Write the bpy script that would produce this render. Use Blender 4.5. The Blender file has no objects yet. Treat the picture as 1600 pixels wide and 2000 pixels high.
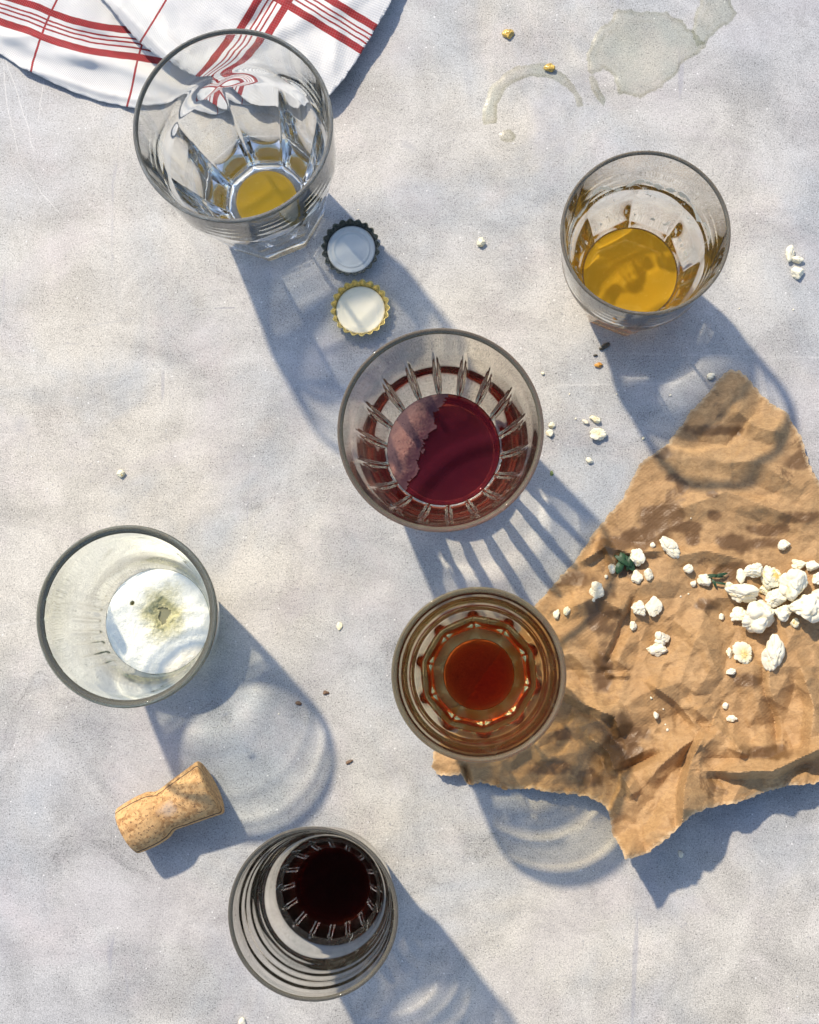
import bpy, bmesh, math, random
from math import pi, sin, cos, radians
from mathutils import Vector, Matrix, noise
from mathutils.geometry import delaunay_2d_cdt
random.seed(7)
S = bpy.context.scene

# ------------------------------------------------------------------ camera
SC = 10.0                                       # scene units per metre: everything is drawn at ten times its size
F = 2850.0; CH = 0.80; NX, NY = 140.0, 320.0
dn = Vector((NX, -NY, -F)).normalized()
cz = -dn
cy = (Vector((0, 1, 0)) - cz[1] * cz).normalized()
cx = cy.cross(cz)
RM = Matrix((cx, cy, cz))                       # world = RM @ camera vector
cam = bpy.data.cameras.new('camera'); co = bpy.data.objects.new('camera', cam)
S.collection.objects.link(co); S.camera = co
m4 = RM.to_4x4(); m4.translation = (0, 0, CH*SC); co.matrix_world = m4
cam.sensor_fit = 'HORIZONTAL'; cam.sensor_width = 36; cam.lens = F / 1600 * 36
cam.clip_start = 0.1; cam.clip_end = 500
cam.dof.use_dof = False


def at(px, py, z=0.0):
    v = RM @ Vector((px - 800, -(py - 1000), -F))
    t = (z - CH) / v.z
    return Vector((v.x * t, v.y * t, z))

# ------------------------------------------------------------------ light
EL = radians(47); AZ = Vector((-0.552, 0.834))   # towards the sun
W = bpy.data.worlds.new('World'); S.world = W; W.use_nodes = True
wt = W.node_tree; bg = wt.nodes['Background']
sky = wt.nodes.new('ShaderNodeTexSky'); sky.sky_type = 'NISHITA'; sky.sun_disc = False
sky.sun_elevation = EL; sky.sun_rotation = math.atan2(AZ.x, AZ.y)
wt.links.new(sky.outputs[0], bg.inputs[0]); bg.inputs[1].default_value = 0.15
sl = bpy.data.lights.new('sun', 'SUN'); sl.energy = 3.7; sl.angle = radians(1.9); sl.color = (1.0, 0.885, 0.705)
so = bpy.data.objects.new('sun', sl); S.collection.objects.link(so)
dv = -Vector((AZ.x * cos(EL), AZ.y * cos(EL), sin(EL)))
so.rotation_euler = dv.to_track_quat('-Z', 'Y').to_euler()
sl.cycles.is_caustics_light = True
S.view_settings.view_transform = 'Standard'; S.view_settings.look = 'None'
S.view_settings.gamma = 1; S.view_settings.use_curve_mapping = False; S.view_settings.exposure = 0.36
S.render.engine = 'CYCLES'
c = S.cycles
c.max_bounces = 48; c.transmission_bounces = 44; c.glossy_bounces = 8; c.diffuse_bounces = 3
c.transparent_max_bounces = 16; c.volume_bounces = 0
c.caustics_reflective = True; c.caustics_refractive = True
c.blur_glossy = 0.35; c.sample_clamp_indirect = 6.0; c.sample_clamp_direct = 0
c.use_denoising = True
c.use_adaptive_sampling = False

# ------------------------------------------------------------------ helpers
def link(name, me, mat=None, parent=None, smooth=True, caster=False, receiver=True):
    o = bpy.data.objects.new(name, me); S.collection.objects.link(o)
    if mat: me.materials.append(mat)
    if smooth: me.polygons.foreach_set('use_smooth', [True] * len(me.polygons))
    if parent: o.parent = parent
    if caster: o.cycles.is_caustics_caster = True
    if receiver and not caster: o.cycles.is_caustics_receiver = True
    return o

def tag(o, label, cat, group=None):
    o['label'] = label; o['category'] = cat
    if group: o['group'] = group
    return o

def empty(name, loc, label, cat, group=None):
    o = bpy.data.objects.new(name, None); S.collection.objects.link(o)
    o.location = loc; o.empty_display_size = 0.01
    return tag(o, label, cat, group)

def mesh(name, vs, fs, uv=None, attr=None):
    me = bpy.data.meshes.new(name); me.from_pydata([tuple(v) for v in vs], [], fs); me.update()
    if uv:
        l = me.uv_layers.new(name='UVMap')
        for lp in me.loops: l.data[lp.index].uv = uv[lp.vertex_index]
    for k, a in (attr or {}).items():
        at_ = me.attributes.new(k, 'FLOAT', 'POINT'); at_.data.foreach_set('value', a)
    return me

def interp(tab, x):
    if x <= tab[0][0]: return tab[0][1]
    for (a, b), (c_, d) in zip(tab, tab[1:]):
        if x <= c_:
            t = (x - a) / (c_ - a); return b + (d - b) * t
    return tab[-1][1]

def sinterp(tab, x):      # catmull-rom-ish (smooth) interpolation
    n = len(tab)
    if x <= tab[0][0]: return tab[0][1]
    if x >= tab[-1][0]: return tab[-1][1]
    for i in range(n - 1):
        if x <= tab[i + 1][0]: break
    x0, y0 = tab[i]; x1, y1 = tab[i + 1]
    def sl_(j):
        if j == 0: return (tab[1][1] - tab[0][1]) / (tab[1][0] - tab[0][0])
        if j == n - 1: return (tab[-1][1] - tab[-2][1]) / (tab[-1][0] - tab[-2][0])
        return (tab[j + 1][1] - tab[j - 1][1]) / (tab[j + 1][0] - tab[j - 1][0])
    h = x1 - x0; t = (x - x0) / h; a, b = sl_(i) * h, sl_(i + 1) * h
    return (2*t**3 - 3*t*t + 1)*y0 + (t**3 - 2*t*t + t)*a + (3*t*t - 2*t**3)*y1 + (t**3 - t*t)*b

def revolve(rings, n, top=None, cap=True, fr=None):
    """rings: list of (r, z, kind); fr(theta, r, z, kind)-> (r, z)"""
    vs, fs = [], []
    for (r, z, k) in rings:
        for i in range(n):
            th = 2 * pi * i / n
            rr, zz = fr(th, r, z, k) if fr else (r, z)
            vs.append((rr * cos(th), rr * sin(th), zz))
    m = len(rings)
    for j in range(m - 1):
        for i in range(n):
            a = j * n + i; b = j * n + (i + 1) % n
            fs.append((a, b, b + n, a + n))
    if cap:
        z0 = rings[0][1]; z1 = rings[-1][1]
        c0 = len(vs); vs.append((0, 0, cap[0] if isinstance(cap, tuple) else z0)); c1 = len(vs); vs.append((0, 0, cap[1] if isinstance(cap, tuple) else z1))
        for i in range(n):
            fs.append((c0, (i + 1) % n, i)); fs.append((c1, (m - 1) * n + i, (m - 1) * n + (i + 1) % n))
    return vs, fs

class NT:
    def __init__(s, name):
        s.mat = bpy.data.materials.new(name); s.mat.use_nodes = True
        s.t = s.mat.node_tree; s.t.nodes.clear()
        s.out = s.t.nodes.new('ShaderNodeOutputMaterial')
    def n(s, typ, ins=None, **kw):
        nd = s.t.nodes.new('ShaderNode' + typ)
        for k, v in kw.items(): setattr(nd, k, v)
        for k, v in (ins or {}).items(): s.put(nd, k, v)
        return nd
    def put(s, nd, k, v):
        if hasattr(v, 'outputs'): v = v.outputs[0]
        if isinstance(v, bpy.types.NodeSocket): s.t.links.new(v, nd.inputs[k])
        else:
            if isinstance(v, (tuple, list)) and len(v) == 3 and nd.inputs[k].type == 'RGBA': v = (*v, 1)
            nd.inputs[k].default_value = v
    def math(s, op, a, b=None, c_=None, clamp=False):
        nd = s.n('Math', operation=op, use_clamp=clamp); s.put(nd, 0, a)
        if b is not None: s.put(nd, 1, b)
        if c_ is not None: s.put(nd, 2, c_)
        return nd.outputs[0]
    def mix(s, fac, a, b, mode='MIX'):
        nd = s.n('Mix', data_type='RGBA', blend_type=mode); s.put(nd, 0, fac); s.put(nd, 6, a); s.put(nd, 7, b)
        return nd.outputs[2]
    def mr(s, v, a, b, c_=0.0, d=1.0, interp='SMOOTHSTEP'):
        nd = s.n('MapRange', interpolation_type=interp)
        s.put(nd, 0, v); s.put(nd, 1, a); s.put(nd, 2, b); s.put(nd, 3, c_); s.put(nd, 4, d)
        return nd.outputs[0]
    def noise(s, vec, scale, detail=4, rough=.55, dist=0.0, w=None):
        nd = s.n('TexNoise', noise_dimensions='3D'); s.put(nd, 'Vector', vec)
        s.put(nd, 'Scale', scale); s.put(nd, 'Detail', detail); s.put(nd, 'Roughness', rough); s.put(nd, 'Distortion', dist)
        return nd.outputs[0]
    def vmap(s, vec, loc=(0, 0, 0), rot=(0, 0, 0), sc=(1, 1, 1)):
        nd = s.n('Mapping'); s.put(nd, 0, vec); nd.inputs[1].default_value = loc; nd.inputs[2].default_value = rot; nd.inputs[3].default_value = sc
        return nd.outputs[0]
    def obj(s): return s.n('TexCoord').outputs['Object']
    def attr(s, nm): return s.n('Attribute', attribute_name=nm).outputs['Fac']
    def bump(s, h, dist, strength=1.0):
        nd = s.n('Bump'); s.put(nd, 'Height', h); nd.inputs['Distance'].default_value = dist*SC; nd.inputs['Strength'].default_value = strength
        return nd.outputs[0]
    def principled(s, **kw):
        nd = s.n('BsdfPrincipled')
        for k, v in kw.items(): s.put(nd, k.replace('_', ' '), v)
        return nd
    def done(s, sh, vol=None):
        if hasattr(sh, 'outputs'): sh = sh.outputs[0]
        s.t.links.new(sh, s.out.inputs[0])
        if vol: s.t.links.new(vol.outputs[0], s.out.inputs[1])
        return s.mat

# ------------------------------------------------------------------ materials
def seg_mask(t, xy, a, b, w):
    """1 on a thin scratch from a to b (world xy), 0 elsewhere"""
    ax, ay = a; bx, by = b; L2 = (bx-ax)**2 + (by-ay)**2
    px = t.math('SUBTRACT', xy[0], ax); py = t.math('SUBTRACT', xy[1], ay)
    h = t.math('ADD', t.math('MULTIPLY', px, (bx-ax)/L2), t.math('MULTIPLY', py, (by-ay)/L2), clamp=True)
    dx = t.math('SUBTRACT', px, t.math('MULTIPLY', h, bx-ax)); dy = t.math('SUBTRACT', py, t.math('MULTIPLY', h, by-ay))
    d = t.math('SQRT', t.math('ADD', t.math('MULTIPLY', dx, dx), t.math('MULTIPLY', dy, dy)))
    return t.mr(d, 0.0, w, 1.0, 0.0)

def table_material():
    t = NT('grey_plaster'); ob = t.obj()
    big = t.noise(ob, 4.0, 3, .5, .3)
    big2 = t.noise(t.vmap(ob, loc=(3.1, 1.7, 0)), 7.5, 4, .6, .5)
    mid = t.noise(t.vmap(ob, loc=(5, 2, 0), sc=(1, 1, 1)), 26, 10, .70, .5)
    streak = t.noise(t.vmap(ob, rot=(0, 0, .04), sc=(16, 50, 1)), 1.0, 6, .6, .4)
    streak2 = t.noise(t.vmap(ob, loc=(9, 3, 0), rot=(0, 0, -.35), sc=(18, 60, 1)), 1.0, 4, .6, .6)
    fine = t.noise(ob, 420, 3, .7)
    grain = t.noise(ob, 1500, 2, .6)
    col = t.mix(t.mr(big, .36, .62), (.465, .465, .475), (.61, .575, .51))
    col = t.mix(t.mr(big2, .42, .66, 0, .75), col, (.40, .43, .465))
    warm = t.noise(t.vmap(ob, loc=(12, 7, 0)), 18, 4, .6)
    col = t.mix(t.mr(warm, .5, .72, 0, .40), col, (.58, .52, .51))
    v = t.math('ADD', t.mr(mid, .32, .68, .71, .98), t.mr(streak, .35, .7, -.03, .03))
    v = t.math('ADD', v, t.mr(streak2, .45, .75, 0.015, -.05))
    v = t.math('ADD', v, t.mr(fine, .3, .7, -.05, .04))
    v = t.math('ADD', v, t.mr(grain, .34, .66, -.20, .16))
    sp = t.noise(t.vmap(ob, loc=(4, 4, 0)), 1050, 2, .5)
    v = t.math('ADD', v, t.mr(sp, .58, .68, 0, -.34)); v = t.math('ADD', v, t.mr(sp, .30, .38, .16, 0))
    smudge = t.noise(t.vmap(ob, loc=(1, 6, 0)), 21, 6, .7, 1.2)
    v = t.math('ADD', v, t.mr(smudge, .58, .74, 0, -.22))
    col = t.mix(1.0, col, t.n('CombineColor', {0: v, 1: v, 2: v}), 'MULTIPLY')
    lav = t.noise(t.vmap(ob, loc=(15, 3, 0)), 11, 5, .65, .8)
    col = t.mix(t.mr(lav, .48, .66, 0, .22), col, (.51, .465, .49))
    crk = t.noise(t.vmap(ob, loc=(2, 2, 0), rot=(0, 0, .08), sc=(130, 9, 1)), 1.0, 3, .6, .4)
    col = t.mix(t.math('MULTIPLY', t.mr(crk, .68, .75), .38), col, (.25, .25, .30))
    # small dark pits and pale crystals
    pit = t.n('TexVoronoi', {'Vector': ob, 'Scale': 330.0, 'Randomness': 1.0})
    pc = t.n('SeparateColor', {0: pit.outputs['Color']})
    pm = t.math('MULTIPLY', t.mr(pit.outputs['Distance'], .08, .24, 1, 0), t.math('GREATER_THAN', pc.outputs[0], .78))
    col = t.mix(t.math('MULTIPLY', pm, .55), col, (.22, .22, .24))
    pm2 = t.math('MULTIPLY', t.mr(pit.outputs['Distance'], .06, .2, 1, 0), t.math('GREATER_THAN', pc.outputs[1], .93))
    col = t.mix(t.math('MULTIPLY', pm2, .7), col, (.85, .84, .82))
    # worn scuffs: patchy dark hairline marks
    sc_ = t.noise(t.vmap(ob, loc=(2, 8, 0), rot=(0, 0, .1), sc=(30, 240, 1)), 1.0, 5, .7, .3)
    scm = t.math('MULTIPLY', t.mr(sc_, .62, .70), t.mr(t.noise(t.vmap(ob, loc=(8, 1, 0)), 9, 2), .5, .62))
    col = t.mix(t.math('MULTIPLY', scm, .45), col, (.27, .26, .27))
    sep = t.n('SeparateXYZ', {0: ob}); xy = (sep.outputs[0], sep.outputs[1])
    wob = t.math('MULTIPLY', t.math('SUBTRACT', t.noise(ob, 60, 2), .5), .004)
    xy2 = (t.math('ADD', xy[0], wob), xy[1])
    lines = [[(6, 130), (10, 176), (24, 248), (40, 316), (86, 384), (116, 416)], [(8, 112), (36, 188), (54, 252), (66, 296)], [(86, 150), (74, 238)],
             [(-5, 1222), (60, 1214)], [(1205, 690), (1600, 698)], [(1090, 752), (1330, 748)]]
    tot = None
    for li, ln in enumerate(lines):
        for a, b in zip(ln, ln[1:]):
            k = seg_mask(t, xy2, at(*a)[:2], at(*b)[:2], .00045 if li < 3 else .0009)
            k = t.math('MULTIPLY', k, .38 if li < 3 else .22)
            tot = k if tot is None else t.math('MAXIMUM', tot, k)
    col = t.mix(t.math('MULTIPLY', tot, t.mr(mid, .35, .6, .4, 1)), col, (.80, .78, .74))
    dark = None
    for a, b, w, s_ in [((418, 602), (456, 601), .0007, .8), ((380, 604), (402, 603), .0005, .5), ((38, 826), (40, 834), .007, .35), ((792, 280), (806, 290), .004, .4),
                     ((150, 640), (260, 622), .0009, .3), ((330, 700), (335, 800), .0035, .14), ((905, 20), (915, 200), .003, .16)]:
        k = t.math('MULTIPLY', seg_mask(t, xy2, at(*a)[:2], at(*b)[:2], w), s_)
        dark = k if dark is None else t.math('MAXIMUM', dark, k)
    col = t.mix(t.math('MULTIPLY', dark, t.mr(fine, .35, .6, .3, 1)), col, (.24, .24, .27))
    h = t.math('ADD', t.math('MULTIPLY', fine, .5), t.math('ADD', t.math('MULTIPLY', grain, .35), t.math('MULTIPLY', mid, .4)))
    p = t.principled(Base_Color=col, Roughness=t.mr(mid, .3, .7, .42, .6), IOR=1.45, Normal=t.bump(h, .0003, .35))
    return t.done(p)

def glass_material(name, tint=(1, 1, 1), rough=0.0, ior=1.5):
    t = NT(name)
    g = t.n('BsdfGlass', {'Color': tint, 'Roughness': rough, 'IOR': ior})
    lip = t.attr('stain'); ob = t.obj()
    smear = t.mr(t.noise(t.vmap(ob, sc=(1, 1, .5)), 90, 4, .6, 1.0), .52, .72, 0, .035)
    fac = t.math('ADD', t.math('ADD', .012, smear), t.math('MULTIPLY', lip, .11))  # pale diffuse at the lip stands in for light refracted in the rim
    d = t.n('BsdfDiffuse', {'Color': (.60*tint[0], .55*tint[1], .45*tint[2])})
    m = t.n('MixShader'); t.put(m, 0, fac); t.put(m, 1, g); t.put(m, 2, d)
    return t.done(m)

def liquid_material(name, tint, absorb, density, cloudy=None, cfac=0.0, side=.12, ior=1.34):
    t = NT(name)
    sh = t.n('BsdfGlass', {'Color': tint, 'Roughness': 0.0, 'IOR': ior})
    t.put(sh, 'Normal', t.bump(t.noise(t.obj(), 130, 3), .0008, .25))
    if cloudy:
        ob = t.obj(); q = t.math('MULTIPLY', t.mr(t.noise(ob, 620, 3, .75), .56, .66, 0, .5), t.mr(t.noise(ob, 110, 3, .6, .8), .44, .60))
        q = t.math('MAXIMUM', q, t.mr(t.noise(ob, 60, 4, .6, 1.5), .50, .70, 0, .35))
        cloudy2 = tuple(min(1, c_*1.05 + .05) for c_ in cloudy) if cloudy[0] > .5 else tuple(c_*1.5 + .008 for c_ in cloudy)
        cc = t.mix(q, tuple(c_*.86 for c_ in cloudy), cloudy2)
        d = t.n('BsdfTranslucent', {'Color': cc}); e = t.n('BsdfDiffuse', {'Color': cc})
        m1 = t.n('MixShader', {0: .5}); t.put(m1, 1, d); t.put(m1, 2, e)
        m2 = t.n('MixShader', {0: t.mr(t.attr('stain'), 0, 1, cfac*side, cfac)}); t.put(m2, 1, sh); t.put(m2, 2, m1); sh = m2
    vol = t.n('VolumeAbsorption', {'Color': absorb, 'Density': density/SC}) if density else None
    return t.done(sh, vol)

MG = glass_material('clear_glass', (.985, .99, .985))
MGG = glass_material('greenish_glass', (.985, .997, .982))

# ------------------------------------------------------------------ the table
def make_table():
    n = 40; sz = 1.2
    vs, fs = [], []
    vs = [(-sz, -sz, 0), (sz, -sz, 0), (sz, sz, 0), (-sz, sz, 0), (-sz, -sz, -.04), (sz, -sz, -.04), (sz, sz, -.04), (-sz, sz, -.04)]
    fs = [(0, 1, 2, 3), (7, 6, 5, 4), (0, 4, 5, 1), (1, 5, 6, 2), (2, 6, 7, 3), (3, 7, 4, 0)]
    o = link('table_surface', mesh('table_surface', vs, fs), table_material(), smooth=False, receiver=True)
    o['kind'] = 'structure'
make_table()

# ------------------------------------------------------------------ glasses
def tumbler(px, py, R, H, label, outer, inner, floor_z, mat, mod=None, n=224, lip=.0019, z0=.0002, group='drinking glasses on the grey table', rot=0.0, nz=90):
    """outer / inner: tables (z, r). px,py: photographed centre of the rim."""
    base = at(px, py, H); 
    t = empty('drinking_glass', (base.x, base.y, z0), label, 'glass', group)
    t.rotation_euler.z = rot
    H = H - z0
    rb = sinterp(outer, 0.0)
    rings = [(rb*.35, .0016, 'b'), (rb*.72, .0012, 'b'), (rb*.82, .0003, 'b'), (rb*.90, 0, 'o'), (rb*.965, .0003, 'o')]
    for i in range(nz + 1):
        z = .0012 + (H - lip/2 - .0012) * i / nz
        rings.append((sinterp(outer, z), z, 'o'))
    ro = sinterp(outer, H - lip/2)
    for k in range(1, 8):
        a = pi * k / 8
        rings.append((ro - lip/2 + lip/2*cos(a), H - lip/2 + lip/2*sin(a), 'l'))
    ri = ro - lip
    sc = ri / sinterp(inner, H)
    for i in range(nz + 1):
        z = (H - lip/2) - (H - lip/2 - floor_z - .003) * i / nz
        rings.append((sinterp(inner, z), z, 'i'))
    rf = rings[-1][0]
    for k in range(1, 7):
        a = pi/2 * k / 7
        rings.append((rf - .003*(1 - cos(a)), floor_z + .003 - .003*sin(a), 'i'))
    rings.append((rf - .0035, floor_z, 'i')); rings.append((rf*.6, floor_z, 'f')); rings.append((rf*.3, floor_z+.0002, 'f'))
    vs, fs = revolve(rings, n, cap=(.0018, floor_z + .0002), fr=mod)
    nl = len(rings); lipf = []
    for (r, z_, k_) in rings: lipf += [max(0, min(1, (z_ - (H - .0030))/.0022))]*n
    me = mesh('glass_body', vs, fs, None, {'stain': lipf + [0, 0]})  # stain carries the lip mask for the painted rim brightening
    bm = bmesh.new(); bm.from_mesh(me); bmesh.ops.recalc_face_normals(bm, faces=bm.faces); bm.to_mesh(me); bm.free()
    o = link('glass_body', me, mat, t, caster=True)
    t['_in'] = 0
    return t, lambda z: sinterp(inner, z)

def liquid(t, inner, floor_z, level, mat, n=128, name='drink', caster=False):
    e = .0002
    rings = []
    rf = inner(floor_z + .003)
    rings.append((rf*.3, floor_z - e, 0)); rings.append((rf*.7, floor_z - e, 0))
    for k in range(0, 6):
        a = pi/2 * (1 - k / 6)
        rings.append((rf - .003*(1 - cos(a)) + e, floor_z + .003 - .003*sin(a) - (e if k == 0 else 0), 0))
    for i in range(10):
        z = floor_z + .003 + (level - floor_z - .003) * i / 9
        rings.append((inner(z) + e, z, 0))
    rt = inner(level)
    for dr, dz in ((.0001, .0006), (-.0003, .0003), (-.0008, .0), (-.0015, -.00025), (-.003, -.0004)):
        rings.append((rt + dr, level + dz - .0003, 0))
    rings.append((rt*.5, level - .0008, 0))
    vs, fs = revolve(rings, n, cap=(floor_z - e, level - .0008))
    me = mesh(name, vs, fs, None, {'stain': [1.0 if j >= len(rings) - 4 else 0.0 for j in range(len(rings)) for _i in range(n)] + [0.0, 1.0]})
    bm = bmesh.new(); bm.from_mesh(me); bmesh.ops.recalc_face_normals(bm, faces=bm.faces); bm.to_mesh(me); bm.free()
    return link(name, me, mat, t, caster=caster, receiver=True)

def facet_mod(nf, D, blend=.0018, cut=None, phase=0.0):
    """flat facets cut into the outer wall: plane distance D(z)"""
    def fr(th, r, z, k):
        if k in 'ob':
            s = 2*pi/nf
            d = ((th - phase + s/2) % s) - s/2
            f = interp(D, z) / cos(d)
            if k == 'b': f *= r / interp([(0, r), (1, r)], z) if False else 1
            if k == 'b': return min(r, f), z
            # smooth minimum
            h = max(blend - abs(r - f), 0) / blend
            r = min(r, f) - h*h*blend*.25
        if cut: r, z = cut(th, r, z, k)
        return r, z
    return fr

# 1 - tall faceted tumbler, top left
H1 = .128
out1 = [(0, .0365), (.012, .0375), (.04, .0407), (.070, .0440), (.085, .0458), (.095, .0465), (.11, .0475), (H1, .0487)]
in1 = [(0, .0145), (.012, .0155), (.02, .0218), (.04, .0300), (.06, .0355), (.08, .0402), (.095, .0430), (.11, .0448), (H1, .0465)]
D1 = [(0, .0288), (.004, .0298), (.03, .0338), (.06, .0388), (.078, .0425), (.09, .0500), (.2, .06)]
def cut1(th, r, z, k):
    if k == 'f' or k == 'b': return r, z
    if k == 'o' and z < .022:    # moulded ripples around the foot
        r -= .00018 * (0.5 + .5*sin(z * 2*pi/.0021)) * (1 - z/.022) * (0.6 + .4*sin(th*40))
    return r, z
g1, i1 = tumbler(454, 243, .0487, H1, 'tall faceted tumbler beside the striped towel, nearly empty with a little pale yellow beer', out1, in1, .0105, MG,
                 facet_mod(9, D1, cut=cut1, phase=.2), n=270, lip=.0019)
beer_pale = liquid_material('pale_beer', (1, 1, 1), (.97, .78, .10), 60, (1, .60, .05), .84)
liquid(g1, i1, .0105, .0150, beer_pale)

# 2 - faceted tumbler with golden beer
H2 = .103
out2 = [(0, .0305), (.01, .0313), (.03, .0338), (.05, .0374), (.06, .0386), (.066, .0385), (.08, .0397), (H2, .0415)]
in2 = [(0, .0195), (.008, .0205), (.018, .0235), (.035, .0268), (.055, .0330), (.07, .0355), (.085, .0376), (H2, .0397)]
D2 = [(0, .0256), (.003, .0264), (.03, .0298), (.05, .0345), (.058, .0370), (.066, .045), (.2, .06)]
g2, i2 = tumbler(1261, 453, .0415, H2, 'faceted tumbler holding cloudy golden beer, with foam residue inside, near the top right', out2, in2, .0065, MG,
                 facet_mod(8, D2, phase=.39), n=256, lip=.0017)
beer_gold = liquid_material('golden_beer', (1, .97, .85), (.98, .70, .06), 55, (1, .56, .035), .80)
liquid(g2, i2, .0065, .0285, beer_gold)

# 3 - wide bowl-shaped tumbler with cut flutes
H3 = .088
out3 = [(0, .0292), (.006, .0312), (.015, .0358), (.03, .0410), (.045, .0440), (.06, .0466), (.075, .0491), (H3, .0514)]
in3 = [(0, .0215), (.011, .0225), (.016, .0262), (.03, .0345), (.045, .0400), (.06, .0435), (.075, .0462), (H3, .0488)]
def mod3(th, r, z, k):
    if k == 'o' and .009 < z < .064:
        n = 18; s = 2*pi/n; d = (((th + .09 + s/2) % s) - s/2) * r
        u = (z - .009) / .055
        w = max(1e-5, .0021 * max(0, sin(pi * min(1, u ** .75))) ** .75)
        q = abs(d) / w
        if q < 1: r -= .0015 * (w/.0021) * (1 - q*q)
    return r, z
g3, i3 = tumbler(860, 838, .0514, H3, 'wide tumbler with a ring of cut flutes and reddish purple drink, below the bottle caps', out3, in3, .010, glass_material('warm_clear_glass', (.998, .972, .91)), mod3, n=360, lip=.0020, nz=80)
red_ale = liquid_material('reddish_ale', (.80, .42, .34), (.85, .25, .06), 70, (.16, .020, .055), .40, .25)
liquid(g3, i3, .010, .0225, red_ale)

def sm_(x): x = max(0, min(1, x)); return x*x*(3-2*x)
# 4 - thick greenish tumbler with foam
H4 = .097
out4 = [(0, .0285), (.01, .0300), (.03, .0340), (.05, .0378), (.07, .0410), (.085, .0432), (.092, .0444), (H4, .0446)]
in4 = [(0, .0225), (.009, .0235), (.018, .0262), (.035, .0300), (.05, .0336), (.07, .0368), (.085, .0390), (H4, .0412)]
def mod4(th, r, z, k):
    if k == 'o' and .026 < z < .066:
        u = (z - .026) / .040
        e = min(1, u/.1, (1 - u)/.12)
        wdw = sm_((math.degrees(th)-152)/12) * sm_((232-math.degrees(th))/14)
        r -= .00035 * e * wdw * abs(cos(th * 16)) ** 6
    return r, z
g4, i4 = tumbler(246, 1203, .0446, H4, 'thick greenish fluted tumbler with white foam, to the left above the cork', out4, in4, .008, MGG, mod4, n=400, lip=.0028, nz=70)
beer_foamy = liquid_material('hazy_lager', (1, 1, .95), (.8, .75, .4), 30, (.80, .76, .52), .65)
liquid(g4, i4, .008, .026, beer_foamy)

# 5 - ringed tumbler standing on the paper
H5 = .092
out5 = [(0, .0305), (.006, .0312), (.02, .0322), (.035, .0338), (.047, .0362), (.053, .0370), (.060, .0372), (.067, .0388), (.075, .0402), (.084, .0418), (H5, .0424)]
in5 = [(0, .0150), (.010, .0155), (.02, .0182), (.032, .0245), (.045, .0290), (.055, .0322), (.062, .0330), (.070, .0352), (.08, .0378), (H5, .0402)]
D5 = [(0, .0266), (.003, .0272), (.02, .0292), (.04, .0330), (.050, .0362), (.056, .045), (.2, .06)]
g5, i5 = tumbler(935, 1317, .0424, H5, 'tumbler with a small pool of red amber drink, standing on the brown paper', out5, in5, .012, glass_material('amber_stained_glass', (1, .965, .84)),
                 facet_mod(10, D5, phase=.1), n=280, lip=.0019, z0=.0019)
amber = liquid_material('amber_red_drink', (.90, .45, .22), (.94, .36, .04), 100, (.24, .004, .004), .16)
liquid(g5, i5, .012, .021, amber)

# 6 - ringed tumbler with black drink
H6 = .119
out6 = [(0, .0252), (.01, .0262), (.03, .0276), (.045, .0292), (.055, .0318)] 
for z in (.060, .070, .085, .100, .110): out6 += [(z, .0331 + (z - .058)*.096)]
out6 += [(H6, .0394)]
in6 = [(0, .0165), (.012, .0168), (.02, .0182), (.033, .0200), (.05, .0256), (.065, .0302), (.085, .0335), (.10, .0350), (H6, .0374)]
def mod6(th, r, z, k):
    if k == 'o' and z > .052:
        q_ = .5 + .9*noise.noise(Vector((cos(th)*1.3, sin(th)*1.3, z*60)))
        r += .00017 * q_ * min(1, (z-.052)/.01, max(0, (.120-z)/.012)) * sin(2*pi*(z + .0013*sin(th+.6) + .0007*sin(2*th))/.0098)
    if k == 'o' and .008 < z < .044:
        u = (z - .008) / .036; e = min(1, u/.15, (1 - u)/.2)
        n = 16; s = 2*pi/n; d = (((th + s/2) % s) - s/2) * r
        q = abs(d) / .0016
        if q < 1: r -= .0008 * e * (1 - q*q)
    return r, z
g6, i6 = tumbler(611, 1785, .0397, H6, 'ringed tumbler holding almost black stout, at the bottom of the photo below the cork', out6, in6, .012, glass_material('smoky_clear_glass', (1, .985, .945)), mod6, n=320, lip=.0018, nz=110)
stout = liquid_material('black_stout', (.6, .16, .08), (.55, .06, .02), 210, (.010, .003, .004), .45, .5)
liquid(g6, i6, .012, .030, stout)

# ------------------------------------------------------------------ foam and bubbles in the glasses
def foam_patch(t, inner, level, name, mat, keep, th=.0012, n=190, m=64, seed=0, bumpy=.0003):
    """an opaque raft of froth on the drink: the faces where keep(x, y) > 0"""
    rt = inner(level) - .0001
    vs, fs, kv = [], [], []
    for j in range(m + 1):
        r = rt * (1 - j / (m + .5))
        for i in range(n):
            a = 2*pi*i/n
            p = Vector((r*cos(a), r*sin(a), seed)); k = keep(p.x, p.y)
            z = level + (th*(1 - (r/rt)**8) + bumpy*noise.noise(p*700) + .35*th*noise.noise(p*180))*sm_(k*2.5) + .0001
            vs.append((p.x, p.y, z)); kv.append(min(1, max(0, k)))
    for j in range(m):
        for i in range(n):
            a = j*n + i; b = j*n + (i+1) % n
            if max(kv[a], kv[b], kv[a+n], kv[b+n]) > .02: fs.append((a, b, b+n, a+n))
    if kv[-1] > .02: fs.append(tuple(range(m*n, m*n+n)))
    used = sorted({i for f in fs for i in f}); mp = {q: i for i, q in enumerate(used)}
    return link(name, mesh(name, [vs[q] for q in used], [tuple(mp[i] for i in f) for f in fs], None, {'stain': [kv[q] for q in used]}), mat, t)

def sm_(x): x = max(0, min(1, x)); return x*x*(3-2*x)

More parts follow.
